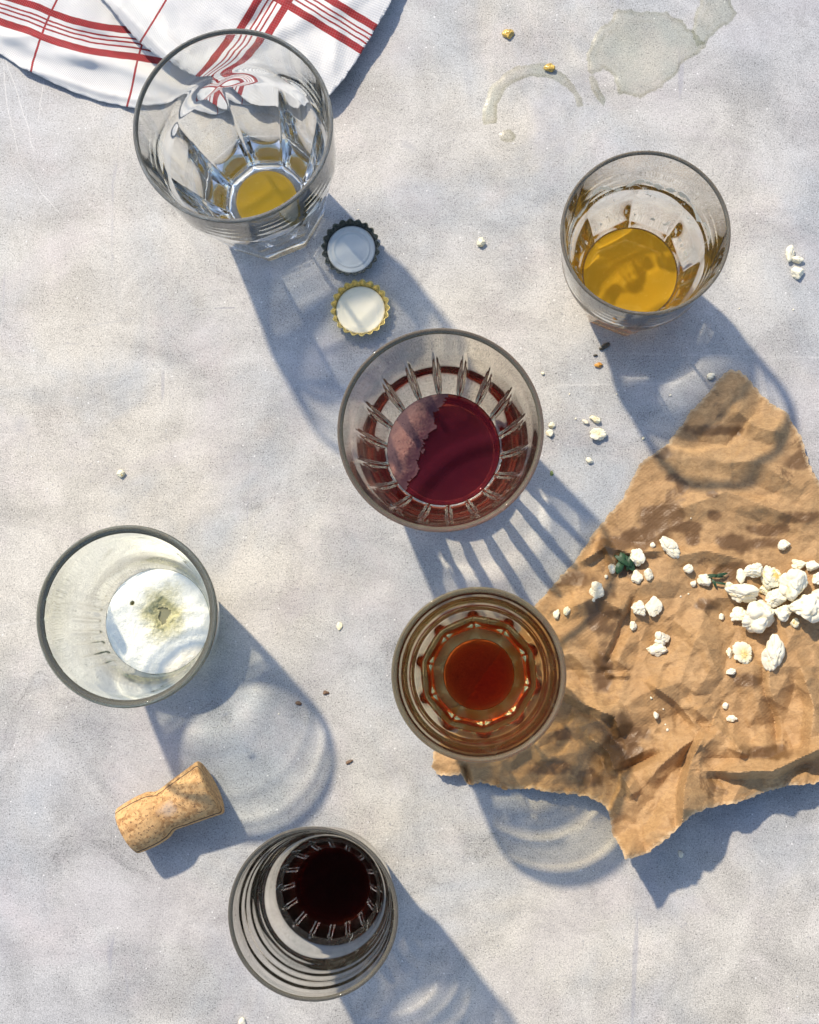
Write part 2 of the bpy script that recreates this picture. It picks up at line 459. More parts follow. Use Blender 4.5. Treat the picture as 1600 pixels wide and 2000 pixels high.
def foam_material(name, white, edge, bub=900, pores=(.2, .5, .2), bs=.6):
    t = NT(name); ob = t.obj(); k = t.attr('stain')
    v = t.n('TexVoronoi', {'Vector': ob, 'Scale': float(bub)}, feature='DISTANCE_TO_EDGE')
    n_ = t.noise(ob, bub*.6, 3, .7)
    kk = t.math('ADD', k, t.math('MULTIPLY', t.math('SUBTRACT', n_, .5), .5))
    col = t.mix(t.mr(kk, .15, 1.05), edge, white)
    col = t.mix(t.math('MULTIPLY', t.mr(n_, .60, .70), pores[2]), col, edge)
    return t.done(t.principled(Base_Color=col, Roughness=.5, Normal=t.bump(v.outputs['Distance'], .0006, bs)))

def dist_to(t, ob, x, y, sx=1, sy=1, wob=.0, wsc=120):
    s = t.n('SeparateXYZ', {0: ob})
    dx = t.math('MULTIPLY', t.math('SUBTRACT', s.outputs[0], x), sx); dy = t.math('MULTIPLY', t.math('SUBTRACT', s.outputs[1], y), sy)
    d = t.math('SQRT', t.math('ADD', t.math('MULTIPLY', dx, dx), t.math('MULTIPLY', dy, dy)))
    if wob: d = t.math('ADD', d, t.math('MULTIPLY', t.math('SUBTRACT', t.noise(ob, wsc, 4, .6), .5), wob))
    return d

def nz(x, y, s, z=0):
    p = Vector((x*s, y*s, z)); return noise.noise(p) + .5*noise.noise(p*2.3) + .25*noise.noise(p*5)
def keep4(x, y):      # worn through in the middle, with one round bubble hole
    d = math.hypot((x-.003)*.95, (y-.004)*.8) + .0035*nz(x, y, 130, 1)
    k = (d-.0030)/.0130
    return min(k, (math.hypot(x+.0135, y-.0095)-.0008)/.0008)
foam_patch(g4, i4, .0262, 'foam', foam_material('white_foam', (.97, .93, .80), (.46, .42, .22), 900, (0, 0, .10)), keep4, th=.0022, seed=1)
def keep3(x, y):      # pinkish film of bubbles on the upper left side
    d = -.93*x + .36*y + .0034*nz(x, y, 120, 2) + .0004*nz(x, y, 500, 3)
    return (d-.0100)/.016 - .30*max(0, nz(x, y, 900, 5))
foam_patch(g3, i3, .0226, 'foam', foam_material('pink_foam', (.42, .19, .15), (.065, .012, .022), 520, (0, 0, .9), .25), keep3, th=.0004, seed=2, bumpy=.0001)
# drips and foam residue inside glass 2
def residue():
    m_ = NT('dried_foam'); cl = m_.mix(m_.noise(m_.obj(), 500), (.92, .88, .78), (.80, .72, .55))
    mx = m_.n('MixShader', {0: .65}); m_.put(mx, 1, m_.n('BsdfDiffuse', {'Color': cl})); m_.put(mx, 2, m_.n('BsdfTranslucent', {'Color': cl})); mat = m_.done(mx)
    vs, fs = [], []; n, mm = 420, 90
    for j in range(mm + 1):
        for i in range(n + 1):
            a = radians(5) + radians(185) * i / n
            z = .040 + .045 * j / mm; r = i2(z)*.9949 - .00012
            vs.append((r*cos(a), r*sin(a), z))
    def lace(i, j):
        a = i/n; z = j/mm
        top = .70 + .18*noise.noise(Vector((a*7, 1, 3))) + .05*sin(a*31)
        e = abs(z - top) ; p = Vector((a*34, z*7, 2))
        w = noise.noise(p) + .5*noise.noise(p*2.3)
        l1 = e < .045*max(0, .70 + w)                        # a ragged tide line
        l2 = top-.28 < z < top and abs(w) < .05 and noise.noise(Vector((a*9, z*3, 9))) > .0   # a net of lacing below it
        low = abs(z - .16 - .07*noise.noise(Vector((a*6, 5, 5)))) < .03*max(0, .4+w)
        l3 = z < .12 + .15*noise.noise(Vector((a*5, 2, 8))) and w > .35
        return l1 or l2 or l3
    K_ = [[lace(i, j) for i in range(n+1)] for j in range(mm+1)]
    for j in range(mm):
        for i in range(n):
            if K_[j][i]:
                a = j*(n+1) + i; fs.append((a, a+1, a+n+2, a+n+1))
    used = sorted({i for f in fs for i in f}); mp = {q: i for i, q in enumerate(used)}
    o = link('foam_lacing', mesh('foam_lacing', [vs[q] for q in used], [tuple(mp[i] for i in f) for f in fs]), mat, g2); o['kind'] = 'stuff'

# embossed ring and figure on the floor of glass 1
def torus_rings(R_, r_, z, n=96, m=8):
    vs, fs = [], []
    for i in range(n):
        a = 2*pi*i/n
        for j in range(m):
            b = 2*pi*j/m; vs.append(((R_ + r_*cos(b))*cos(a), (R_ + r_*cos(b))*sin(a), z + r_*sin(b)*.6))
    for i in range(n):
        for j in range(m):
            fs.append((i*m+j, ((i+1) % n)*m+j, ((i+1) % n)*m+(j+1) % m, i*m+(j+1) % m))
    return vs, fs

# ------------------------------------------------------------------ bottle caps
def bottle_cap(px, py, label, shell, liner, wear, tiltx=0, tilty=0, rot=0, zoff=.0003):
    b = at(px, py, .003)
    t = empty('bottle_cap', (b.x, b.y, zoff), label, 'bottle cap', 'crown caps lying open side up')
    t.rotation_euler = (tiltx, tilty, rot)
    n = 21*16; vs, fs = [], []
    prof = []
    def teeth(a, u):
        w = cos(a*21); s_ = .5 + .5*w
        return (s_ ** .8)
    rings = []
    for r in (.002, .006, .010, .0125): rings.append((r, .0, 0))
    rings += [(.0133, .0003, 0), (.0138, .0010, .05), (.0140, .0018, .15), (.0144, .0028, .4), (.0149, .0038, .7), (.0154, .0047, .9), (.0160, .0056, 1.0), (.0165, .0060, 1.05)]
    for (r, z, u) in rings:
        for i in range(n):
            a = 2*pi*i/n; s_ = teeth(a, u)
            rr = r - .0014*u*(1 - s_); zz = z + (.0003*u*s_)
            vs.append((rr*cos(a), rr*sin(a), zz))
    m = len(rings)
    for j in range(m-1):
        for i in range(n):
            a = j*n+i; b_ = j*n+(i+1) % n; fs.append((a, b_, b_+n, a+n))
    fs.append(tuple(reversed(range(n))))
    o = link('shell', mesh('shell', vs, fs), shell, t)
    md = o.modifiers.new('solid', 'SOLIDIFY'); md.thickness = .00028; md.offset = 1
    # liner
    lr = [(.0, .0008), (.0085, .0008), (.0092, .0009), (.0096, .0014), (.0101, .0016), (.0106, .0013), (.0110, .0012), (.0118, .0015), (.0126, .0019), (.0132, .0020), (.0137, .0017), (.0137, .0003)]
    if wear: lr = [(.0, .0008), (.0092, .0008), (.0098, .0010), (.0103, .0013), (.0110, .0013), (.0120, .0016), (.0130, .0020), (.0137, .0019), (.0137, .0003)]
    ln = [(max(r, .0005), z, 0) for r, z in lr]
    v2, f2 = revolve(ln, 96, cap=True)
    f2 = [tuple(reversed(f)) for f in f2]
    me = mesh('liner', v2, f2)
    bm = bmesh.new(); bm.from_mesh(me); bmesh.ops.recalc_face_normals(bm, faces=bm.faces); bm.to_mesh(me); bm.free()
    link('liner', me, liner, t, receiver=True)
    return t

def metal(name, col, rough=.35, met=1.0, nsc=500, dark=(.3, .3, .3)):
    t = NT(name); ob = t.obj(); f = t.noise(ob, nsc, 4, .6)
    c_ = t.mix(t.mr(f, .35, .7), col, dark)
    return t.done(t.principled(Base_Color=c_, Metallic=met, Roughness=t.mr(f, .3, .7, rough, rough+.2)))
def plain(name, c1, c2, rough=.5, nsc=400, bd=.0001, **kw):
    t = NT(name); ob = t.obj(); f = t.noise(ob, nsc, 4, .6)
    return t.done(t.principled(Base_Color=t.mix(t.mr(f, .35, .65), c1, c2), Roughness=rough, Normal=t.bump(f, bd, .5), **kw))
residue()
bottle_cap(686, 486, 'dark rimmed bottle cap with a grey liner, touching the foot of the tall tumbler',
           metal('dark_metal', (.14, .14, .12), .38, .9, dark=(.05, .06, .05)), plain('grey_liner', (.60, .62, .60), (.52, .55, .54), .45, 60), False, rot=.1)
bottle_cap(704, 605, 'gold rimmed bottle cap with a cream white liner, below the dark cap',
           metal('gold_metal', (.72, .56, .20), .28, 1, dark=(.45, .36, .14)), plain('cream_liner', (.96, .88, .68), (.94, .86, .64), .42, 60), True, tiltx=-.05, tilty=.03, zoff=.0006)

# ------------------------------------------------------------------ cork
def cork():
    a = at(250, 1623, .013); b = at(412, 1537, .015)
    d = (b - a); L = Vector((d.x, d.y)).length
    t = NT('agglomerated_cork'); ob = t.obj()
    v = t.n('TexVoronoi', {'Vector': ob, 'Scale': 620.0})
    vc = t.n('SeparateColor', {0: v.outputs['Color']})
    n1 = t.noise(ob, 120, 4, .6)
    col = t.mix(t.mr(vc.outputs[0], 0, 1, 0, 1), (.36, .18, .065), (.70, .42, .18))
    col = t.mix(t.mr(n1, .35, .7), col, (.60, .37, .165))
    spk = t.math('GREATER_THAN', t.noise(ob, 820, 3, .7), .60)
    col = t.mix(t.math('MULTIPLY', spk, .85), col, (.14, .07, .035))
    grey = dist_to(t, ob, .002, 0, 1, 1.2, .010, 150)
    col = t.mix(t.mr(grey, .0015, .0065, .5, 0), col, (.42, .36, .32))
    # the two glue seams: dark hairlines that run along the cork
    s = t.n('SeparateXYZ', {0: ob})
    ang = t.math('ARCTAN2', s.outputs[1], t.math('SUBTRACT', s.outputs[2], .0145))
    for an in (1.02, -1.20):
        k = t.mr(t.math('ABSOLUTE', t.math('SUBTRACT', ang, an)), .018, .045, .95, 0)
        col = t.mix(k, col, (.05, .03, .02))
    mat = t.done(t.principled(Base_Color=col, Roughness=.85, Normal=t.bump(t.math('ADD', t.noise(ob, 700, 3, .7), t.math('MULTIPLY', n1, .5)), .0004, .8)))
    prof = [(-L/2 - .0006, .0098), (-L/2, .0122), (-L/2 + .0014, .0133), (-L*.33, .0140), (-L*.20, .0140), (-L*.12, .0134), (-L*.055, .0118), (-L*.02, .0115), (L*.03, .0118),
            (L*.12, .0126), (L*.30, .0140), (L*.45, .0152), (L/2 - .0008, .0155), (L/2 + .0004, .0148), (L/2 + .0009, .0125)]
    vs, fs = [], []; n = 96; m = 110
    x0, x1 = prof[0][0], prof[-1][0]
    cen = .0145
    for j in range(m):
        x = x0 + (x1 - x0)*(.5 - .5*cos(pi*j/(m-1)))
        for i in range(n):
            an = 2*pi*i/n
            r = sinterp(prof, x)
            p = Vector((x*120, cos(an)*2, sin(an)*2))
            r += .00012*noise.noise(p*.8) + .00012*noise.noise(p*4)
            for sa in (1.02, -1.20):      # the seam is a shallow groove
                dd = abs(an - sa) if abs(an-sa) < pi else 2*pi - abs(an - sa)
                if dd < .04: r -= .0003
            vs.append((x + .0003*noise.noise(p*.5 + Vector((9, 0, 0))), r*sin(an), cen + r*cos(an)))
    for j in range(m-1):
        for i in range(n):
            q = j*n+i; w = j*n+(i+1) % n; fs.append((q, w, w+n, q+n))
    fs.append(tuple(reversed(range(n)))); fs.append(tuple(range((m-1)*n, m*n)))
    me = mesh('champagne_cork', vs, fs)
    bm = bmesh.new(); bm.from_mesh(me); bmesh.ops.recalc_face_normals(bm, faces=bm.faces); bm.to_mesh(me); bm.free()
    o = link('champagne_cork', me, mat)
    mid = (a + b)/2
    o.location = (mid.x, mid.y, .0012); o.rotation_euler.z = math.atan2(d.y, d.x)
    tag(o, 'waisted sparkling wine cork lying on its side on the grey table', 'cork')
cork()

# ------------------------------------------------------------------ sheets traced in the photograph and lifted to their real height
def poly_noise(pts, step, amp, seed, closed=True, sc=.09):
    out = []
    n = len(pts)
    for i in range(n if closed else n-1):
        a = Vector(pts[i]).to_2d(); b = Vector(pts[(i+1) % n]).to_2d()
        L = (b-a).length; k = max(1, int(L/step)); nrm = Vector((-(b-a).y, (b-a).x)).normalized()
        for j in range(k):
            p = a + (b-a)*j/k
            q = Vector((p.x*sc, p.y*sc, seed))
            d = amp*(noise.noise(q) + .7*noise.noise(q*2.7) + .5*noise.noise(q*6.1))
            out.append(p + nrm*d)
    return out

def inside(p, poly):
    c_ = False; j = len(poly)-1
    for i in range(len(poly)):
        a, b = poly[i], poly[j]
        if (a[1] > p[1]) != (b[1] > p[1]) and p[0] < (b[0]-a[0])*(p[1]-a[1])/(b[1]-a[1]) + a[0]: c_ = not c_
        j = i
    return c_

def sheet(name, poly, step, zf, uvf=None, attrf=None, thick=.0003, mat=None, parent=None):
    n = len(poly)
    xs = [p[0] for p in poly]; ys = [p[1] for p in poly]
    pts = [Vector((p[0], p[1])) for p in poly]
    y = min(ys) + step*.5; row = 0
    while y < max(ys):
        x = min(xs) + (step*.5 if row % 2 else 0)
        # even-odd scan: keep points comfortably inside
        while x < max(xs):
            p = (x + random.uniform(-.15, .15)*step, y + random.uniform(-.15, .15)*step)
            if inside(p, poly): pts.append(Vector(p))
            x += step
        y += step*.87; row += 1
    edges = [(i, (i+1) % n) for i in range(n)]
    V, E_, F_, *_r = delaunay_2d_cdt(pts, edges, [], 1, 1e-4)
    vs, uv, at_ = [], [], []
    for p in V:
        z = zf(p.x, p.y); vs.append(at(p.x, p.y, z))
        if uvf: uv.append(uvf(p.x, p.y))
        if attrf: at_.append(attrf(p.x, p.y))
    fs = [tuple(f) for f in F_]
    me = mesh(name, vs, fs, uv or None, {'stain': at_} if attrf else None)
    if me.polygons and sum(p.normal.z for p in me.polygons) < 0: me.flip_normals()
    o = link(name, me, mat, parent)
    if thick:
        md = o.modifiers.new('solid', 'SOLIDIFY'); md.thickness = thick; md.offset = -1
    return o

def anchors(tab, p=2.6):
    def f(x, y):
        s = w = 0
        for ax, ay, h in tab:
            q = 1 / (((x-ax)**2 + (y-ay)**2) + 60) ** (p/2); s += q*h; w += q
        return s/w
    return f

def folds(lines):
    """lines: (points, height, width left, width right) sharp ridges (or valleys)"""
    def f(x, y):
        h = 0
        for pts, hh, wl, wr in lines:
            best = 1e9; sd = 1; tt = 0; n = len(pts)-1
            for i in range(n):
                ax, ay = pts[i]; bx, by = pts[i+1]; L2 = (bx-ax)**2+(by-ay)**2
                t = max(0, min(1, ((x-ax)*(bx-ax)+(y-ay)*(by-ay))/L2))
                dx, dy = x-ax-t*(bx-ax), y-ay-t*(by-ay); d = math.hypot(dx, dy)
                if d < best: best = d; sd = (bx-ax)*dy-(by-ay)*dx; tt = (i+t)/n
            w = wr if sd > 0 else wl
            if best < w:
                e = min(1, tt*5+.15, (1-tt)*5+.15)
                h += hh*e*(1-best/w)**1.12*1.5
        return h
    return f

def sm(x): x = max(0, min(1, x)); return x*x*(3-2*x)

# ------------------------------------------------------------------ brown paper
P_OUT = [(1430, 722), (1446, 724), (1462, 738), (1490, 775), (1512, 792), (1538, 806), (1546, 826), (1566, 852), (1572, 880), (1584, 912), (1602, 945), (1660, 990), (1700, 1100), (1700, 1540),
         (1640, 1515), (1592, 1530), (1545, 1534), (1500, 1545), (1440, 1568), (1400, 1574), (1350, 1592), (1318, 1625), (1300, 1640), (1262, 1668), (1222, 1680), (1212, 1655), (1198, 1632), (1192, 1600),
         (1184, 1572), (1150, 1556), (1110, 1550), (1080, 1548), (1030, 1540), (990, 1543), (940, 1528), (916, 1534), (902, 1512), (880, 1516), (852, 1512), (844, 1500), (846, 1470), (880, 1420),
         (930, 1340), (985, 1265), (1022, 1205), (1060, 1165), (1085, 1140), (1105, 1115), (1125, 1095), (1160, 1040), (1215, 975), (1252, 905), (1300, 870), (1330, 832), (1352, 800), (1380, 772), (1400, 745), (1415, 730)]
base_h = anchors([(1430, 725, .004), (1330, 840, .003), (1200, 960, .005), (1110, 1110, .006), (1040, 1180, .004), (850, 1490, .003), (905, 1530, .007), (1000, 1535, .009), (1100, 1540, .011), (1165, 1560, .014),
                  (1188, 1620, .026), (1225, 1680, .042), (1290, 1640, .036), (1260, 1560, .020), (1350, 1590, .028), (1420, 1570, .022), (1500, 1545, .018), (1600, 1530, .018), (1690, 1540, .02), (1680, 1300, .005),
                  (1600, 950, .009), (1570, 850, .007), (1500, 785, .004), (1300, 1000, .004), (1500, 1050, .004), (1500, 1200, .0035), (1300, 1250, .004), (1450, 1400, .006), (1350, 1480, .011), (1200, 1450, .007),
                  (1100, 1400, .005), (1400, 900, .007), (1190, 1120, .004)])
fold_h = folds([
    ([(1381, 1427), (1352, 1480), (1336, 1540), (1332, 1620)], .010, 60, 14),
    ([(1381, 1427), (1330, 1462), (1290, 1495), (1262, 1530)], .006, 26, 40),
    ([(1381, 1427), (1420, 1460), (1463, 1477)], .006, 26, 50),
    ([(1340, 1370), (1400, 1420), (1463, 1480)], .004, 30, 16),
    ([(1371, 1505), (1440, 1508), (1512, 1505), (1590, 1468), (1660, 1440)], .009, 26, 16),
    ([(1490, 1290), (1492, 1350), (1512, 1400), (1520, 1480)], -.0035, 12, 20),
    ([(1262, 1330), (1320, 1370), (1372, 1432)], .0035, 24, 12),
    ([(1240, 1165), (1215, 1230), (1185, 1300)], -.004, 18, 12),
    ([(1180, 1318), (1232, 1322)], .002, 10, 8),
    ([(1105, 1190), (1170, 1165), (1230, 1200)], .004, 26, 26),
    ([(1090, 1345), (1140, 1375), (1200, 1400), (1215, 1440)], .006, 30, 16),
    ([(1210, 1507), (1245, 1492), (1290, 1470)], -.006, 16, 12),
    ([(1212, 1510), (1240, 1560)], .005, 22, 12),
    ([(1140, 1430), (1190, 1470), (1205, 1520)], .006, 26, 16),
    ([(1160, 1060), (1230, 1080), (1300, 1075)], .003, 20, 14),
    ([(1130, 1100), (1180, 1070), (1210, 1110)], .004, 18, 14),
    ([(1430, 790), (1470, 830), (1540, 850)], .004, 26, 30),
    ([(1330, 860), (1420, 870), (1480, 800)], -.003, 34, 30),
    ([(1480, 1100), (1380, 1075), (1300, 1090)], .0025, 24, 16),
    ([(1400, 905), (1480, 900), (1570, 960)], .003, 40, 40),
    ([(1310, 1000), (1420, 960), (1580, 1020)], .0025, 30, 34),
    ([(1560, 1290), (1590, 1380), (1580, 1470)], .004, 26, 20),
    ([(1300, 1200), (1380, 1260), (1420, 1360)], .002, 30, 22),
    ([(960, 1500), (1040, 1450), (1090, 1500)], .0035, 30, 26),
    ([(905, 1490), (918, 1535)], -.004, 10, 8),
])
def facets(x, y, cell, seed):
    """piecewise planar heights on an irregular triangle lattice: the flat panes and sharp creases of crumpled paper"""
    q = Vector((x/cell*.55, y/cell*.55, seed))
    x = x/cell + .75*noise.noise(q) + .2*noise.noise(q*2.2); y = y/cell + .75*noise.noise(q + Vector((31, 7, 0))) + .2*noise.noise(q*2.2 + Vector((3, 1, 0)))
    s_ = (x+y)*.366; i, j = math.floor(x+s_), math.floor(y+s_); u, v = x+s_-i, y+s_-j
    H_ = lambda a, b: noise.cell(Vector((a*1.37+.5, b*1.91+.5, seed*3.1))) if False else (math.sin(a*127.1 + b*311.7 + seed*74.7)*43758.5453) % 1.0 - .5
    if u > v: return H_(i, j)*(1-u) + H_(i+1, j)*(u-v) + H_(i+1, j+1)*v
    return H_(i, j)*(1-v) + H_(i, j+1)*(v-u) + H_(i+1, j+1)*u
def paper_h(x, y):
    b = base_h(x, y)
    flat = sm((math.hypot(x-936, y-1317) - 112) / 60)       # pressed flat under the glass
    h = fold_h(x, y)
    p = Vector((x/100, y/100, 0)); w = Vector((noise.noise(p*.9), noise.noise(p*.9+Vector((5, 5, 5))), 0))*.6
    rough = .40 + .60*sm((y-1000)/350)
    h += .0125*rough*facets(x, y, 105, 1) + .0055*rough*facets(x, y, 46, 2) + .0018*rough*facets(x, y, 22, 3)
    h += .0012*noise.noise(p*1.3) + .00025*noise.noise(p*7)
    return max(.0006, (b + h)*flat + .0016*(1-flat))
STAINS = [(1282, 1020, 32, 34), (1310, 1000, 40, 20), (1250, 1045, 46, 14), (1340, 1030, 30, 12), (1480, 1060, 60, 10), (1230, 1440, 40, 20), (1080, 1500, 50, 16), (1395, 1008, 14, 12), (1435, 1060, 34, 20), (1350, 1050, 18, 16), (1316, 932, 14, 10), (1330, 950, 12, 16), (1390, 965, 12, 8), (1290, 885, 26, 12),
          (1230, 1060, 60, 16), (1190, 1070, 40, 14), (1225, 1105, 26, 26), (1110, 1130, 50, 16), (1175, 1200, 30, 40), (1500, 1035, 46, 12), (1560, 1010, 40, 12), (1420, 1120, 30, 18), (1560, 900, 30, 20),
          (1400, 840, 60, 12), (1210, 1420, 26, 26), (1200, 1470, 30, 34), (1100, 1440, 16, 22), (1150, 1520, 26, 20), (1240, 1470, 20, 20), (1380, 1180, 26, 12), (1450, 1110, 50, 12), (1460, 1330, 30, 14), (1180, 1310, 20, 50), (1500, 1470, 60, 14)]
def stain_f(x, y):
    p = Vector((x/26, y/26, 4)); n_ = noise.noise(p)*.5 + noise.noise(p*2.6)*.35
    s = 0
    for ax, ay, rx, ry in STAINS:
        q = math.hypot((x-ax)/rx, (y-ay)/ry) + n_*.9
        s = max(s, sm((1.25-q)/.55))
    return s

def paper_material():
    t = NT('brown_kraft_paper'); ob = t.obj()
    fib = t.noise(t.vmap(ob, rot=(0, 0, -.6), sc=(1, 1.7, 1)), 240, 6, .7, 1.2)
    fin = t.noise(ob, 1100, 3, .65)
    blot = t.noise(t.vmap(ob, loc=(3, 0, 0)), 30, 5, .6, .7)
    col = t.mix(t.mr(fib, .3, .7), (.36, .21, .092), (.54, .335, .155))
    col = t.mix(t.mr(blot, .40, .68, 0, .55), col, (.42, .235, .095))
    st = t.attr('stain')
    st2 = t.math('MAXIMUM', st, t.mr(t.noise(t.vmap(ob, loc=(7, 1, 0)), 48, 5, .68, .5), .60, .70, 0, .8))
    col = t.mix(t.math('MULTIPLY', st2, .88), col, (.15, .078, .03))
    col = t.mix(t.mr(fin, .55, .7, 0, .35), col, (.24, .14, .07))
    torn = t.math('MULTIPLY', t.attr('torn'), t.mr(fib, .35, .6, .3, 1))
    col = t.mix(t.mr(torn, .1, .8, 0, .75), col, (.62, .46, .28))
    sx = t.n('SeparateXYZ', {0: ob})
    rib = t.math('SINE', t.math('ADD', t.math('MULTIPLY', t.math('ADD', t.math('MULTIPLY', sx.outputs[0], .62), t.math('MULTIPLY', sx.outputs[1], -.78)), 2*pi/.0016), t.math('MULTIPLY', blot, 6)))
    hh = t.math('ADD', t.math('ADD', t.math('MULTIPLY', fib, .7), t.math('MULTIPLY', fin, .4)), t.math('MULTIPLY', rib, t.mr(blot, .4, .6, .0, .07)))
    p = t.principled(Base_Color=col, Roughness=t.mr(st2, 0, 1, .66, .38), Normal=t.bump(hh, .0006, .6))
    tr = t.n('BsdfTranslucent', {'Color': col}); m = t.n('MixShader', {0: .12}); t.put(m, 1, p); t.put(m, 2, tr)
    return t.done(m)
P_POLY = poly_noise(P_OUT, 3.2, 3.2, 2.0)
pap = sheet('brown_paper', P_POLY, 3.6, paper_h, None, stain_f, .00022, paper_material())
from mathutils.kdtree import KDTree
kd = KDTree(len(P_POLY))
for i_, p_ in enumerate(P_POLY): q_ = at(p_[0], p_[1], paper_h(p_[0], p_[1])); kd.insert(q_, i_)
kd.balance()
ea = pap.data.attributes.new('torn', 'FLOAT', 'POINT')
ea.data.foreach_set('value', [max(0.0, 1 - kd.find(v.co)[2]/.0026) for v in pap.data.vertices])
pap.data.polygons.foreach_set('use_smooth', [False]*len(pap.data.polygons))
pap.cycles.is_caustics_receiver = True
tag(pap, 'torn and crumpled brown paper with grease stains under the popcorn', 'paper')

# ------------------------------------------------------------------ striped towel
def curve(pts): return lambda x: sinterp(pts, x)
K = 3400.0   # photograph pixels per metre at cloth height
ya = curve([(-60, 22), (0, 42), (60, 62), (100, 78), (150, 93), (200, 103), (260, 110), (320, 121), (420, 140), (560, 150)])
def uv_a(x, y):
    slope = (ya(x+5)-ya(x-5))/10
    v = (y - ya(x)) / math.sqrt(1+slope*slope)
    u = x + v*.32 + 6*sin(y*.02)
    return (u/K, v/K)
def uv_b(x, y):
    dx, dy = x-560, y-8
    u = dx*.852+dy*.523; v = -dx*.523+dy*.852
    if u < 0: v += -.0011*u*u*.9
    return ((u)/K, v/K)
TFA = folds([([(0, 70), (60, 68), (130, 95), (210, 130)], .0026, 12, 22), ([(0, 118), (90, 145), (200, 182), (330, 205)], .0012, 6, 8), ([(150, 60), (230, 95), (330, 135)], -.003, 16, 22)])
TFB = folds([([(205, -20), (262, 40), (320, 100), (380, 150)], .005, 24, 40), ([(300, -20), (330, 60), (400, 130)], .002, 30, 20), ([(560, 30), (600, 110), (610, 200)], .0018, 26, 20), ([(480, 60), (520, 20), (560, -20)], -.003, 26, 12),
             ([(640, -20), (660, 60), (650, 150)], .0014, 20, 24), ([(420, 20), (480, 90), (520, 180)], .0018, 18, 26)])
def za(x, y):
    p = Vector((x/90, y/90, 1))
    h = .0030 + .0012*noise.noise(p) + .0006*noise.noise(p*3)
    h += .0030*sm(1 - abs((y - (62 + .33*x + 12*sin(x*.02))) / 22)) * .75
    h += .002*sm(1 - abs((y - (120 + .30*x)) / 18)) * (.4+.6*noise.noise(p*1.3))
    return max(.0009, h + TFA(x, y) + .0012*facets(x, y, 60, 7))
def zb(x, y):
    p = Vector((x/110, y/110, 5))
    e = min(1, max(0, (x-210)/120)); r = sm((x-560)/120)
    h = .0070 + .003*e - .0008*r + .0014*noise.noise(p) + .0006*noise.noise(p*2.7)
    d = ((x-262)*.70 - (y-75)*.70)               # rolled fold beside the edge
    h += .0035*sm(1 - abs(d-26)/30)
    h += .0022*sm(1 - abs((x*.5 + y*.87) - 330 - 8*sin(x*.03))/34)
    return h + TFB(x, y) + .0014*facets(x, y, 70, 9)
A_OUT = [(-80, -60), (-80, 60), (-40, 88), (0, 104), (40, 130), (90, 155), (140, 178), (190, 196), (240, 207), (300, 216), (360, 221), (420, 222), (480, 218), (520, 205), (560, 150), (560, -60)]
B_OUT = [(150, -60), (185, -20), (215, 14), (238, 44), (262, 72), (292, 98), (322, 118), (365, 150), (410, 178), (460, 200), (520, 218), (580, 216), (640, 190), (668, 158), (696, 118), (716, 84), (738, 48), (758, 14), (790, -60)]
def towel_material():
    t = NT('striped_linen'); uvn = t.n('TexCoord').outputs['UV']
    s = t.n('SeparateXYZ', {0: uvn}); u, v = s.outputs[0], s.outputs[1]
    wob = t.math('MULTIPLY', t.math('SUBTRACT', t.noise(uvn, 90, 3), .5), .0012)
    u = t.math('ADD', u, wob); v = t.math('ADD', v, wob)
    P = 1/K
    def bands(w, cen, lst):
        tot = None
        for off, wd in lst:
            k = t.mr(t.math('ABSOLUTE', t.math('SUBTRACT', w, (cen+off)*P)), wd*P*.5, wd*P*.5+.8*P, 1, 0, 'LINEAR')
            tot = k if tot is None else t.math('MAXIMUM', tot, k)
        return tot
    kv = t.attr('stain')                       # 0 lower flap, 1 upper flap
    A = bands(v, 0, [(0, 13), (-17, 2.6), (-26, 2.6), (-34, 2.6), (-50, 13)])
    A2 = bands(u, 0, [(86, 3), (275, 3), (-110, 3), (470, 3)])
    B = bands(v, 0, [(0, 14), (-16, 2.6), (-26, 2.6), (-35, 2.6), (-52, 14)])
    B2 = bands(u, 0, [(0, 14), (-17, 2.6), (-26, 2.6), (-35, 2.6), (-52, 14), (-205, 3), (190, 3)])
    A = t.math('MAXIMUM', A, A2); B = t.math('MAXIMUM', B, B2)
    m = t.math('ADD', t.math('MULTIPLY', A, t.math('SUBTRACT', 1.0, kv)), t.math('MULTIPLY', B, kv))
    # plain weave of about half a millimetre: warp and weft threads
    fr = 2*pi/.00125
    w1 = t.math('SINE', t.math('MULTIPLY', s.outputs[0], fr)); w2 = t.math('SINE', t.math('MULTIPLY', s.outputs[1], fr))
    wv = t.math('MULTIPLY', w1, w2)
    m = t.math('MULTIPLY', m, t.mr(wv, -.8, -.1, .80, 1))
    n_ = t.noise(uvn, 300, 4, .6); n2 = t.noise(uvn, 28, 4, .6)
    white = t.mix(t.mr(n2, .4, .7), (.83, .825, .81), (.74, .74, .75))
    white = t.mix(t.mr(wv, .2, .9, 0, .22), white, (.55, .55, .58))
    col = t.mix(m, white, t.mix(t.mr(n_, .3, .7), (.38, .001, .006), (.27, .001, .005)))
    hgt = t.math('ADD', t.math('MULTIPLY', wv, .4), t.math('ADD', t.math('MULTIPLY', n_, .35), t.math('MULTIPLY', n2, 2.2)))
    p = t.principled(Base_Color=col, Roughness=.9, Normal=t.bump(hgt, .0006, .7)); p.inputs['Sheen Weight'].default_value = .15
    tr = t.n('BsdfTranslucent', {'Color': col}); mm = t.n('MixShader', {0: .18}); t.put(mm, 1, p); t.put(mm, 2, tr)
    return t.done(mm)
TM = towel_material()
tw = sheet('dish_towel', poly_noise(A_OUT, 4, 1.0, 4), 5.5, za, uv_a, lambda x, y: 0.0, 0, TM)
tb = sheet('towel_flap', poly_noise(B_OUT, 4, 1.6, 5), 5.5, zb, uv_b, lambda x, y: 1.0, 0, TM)
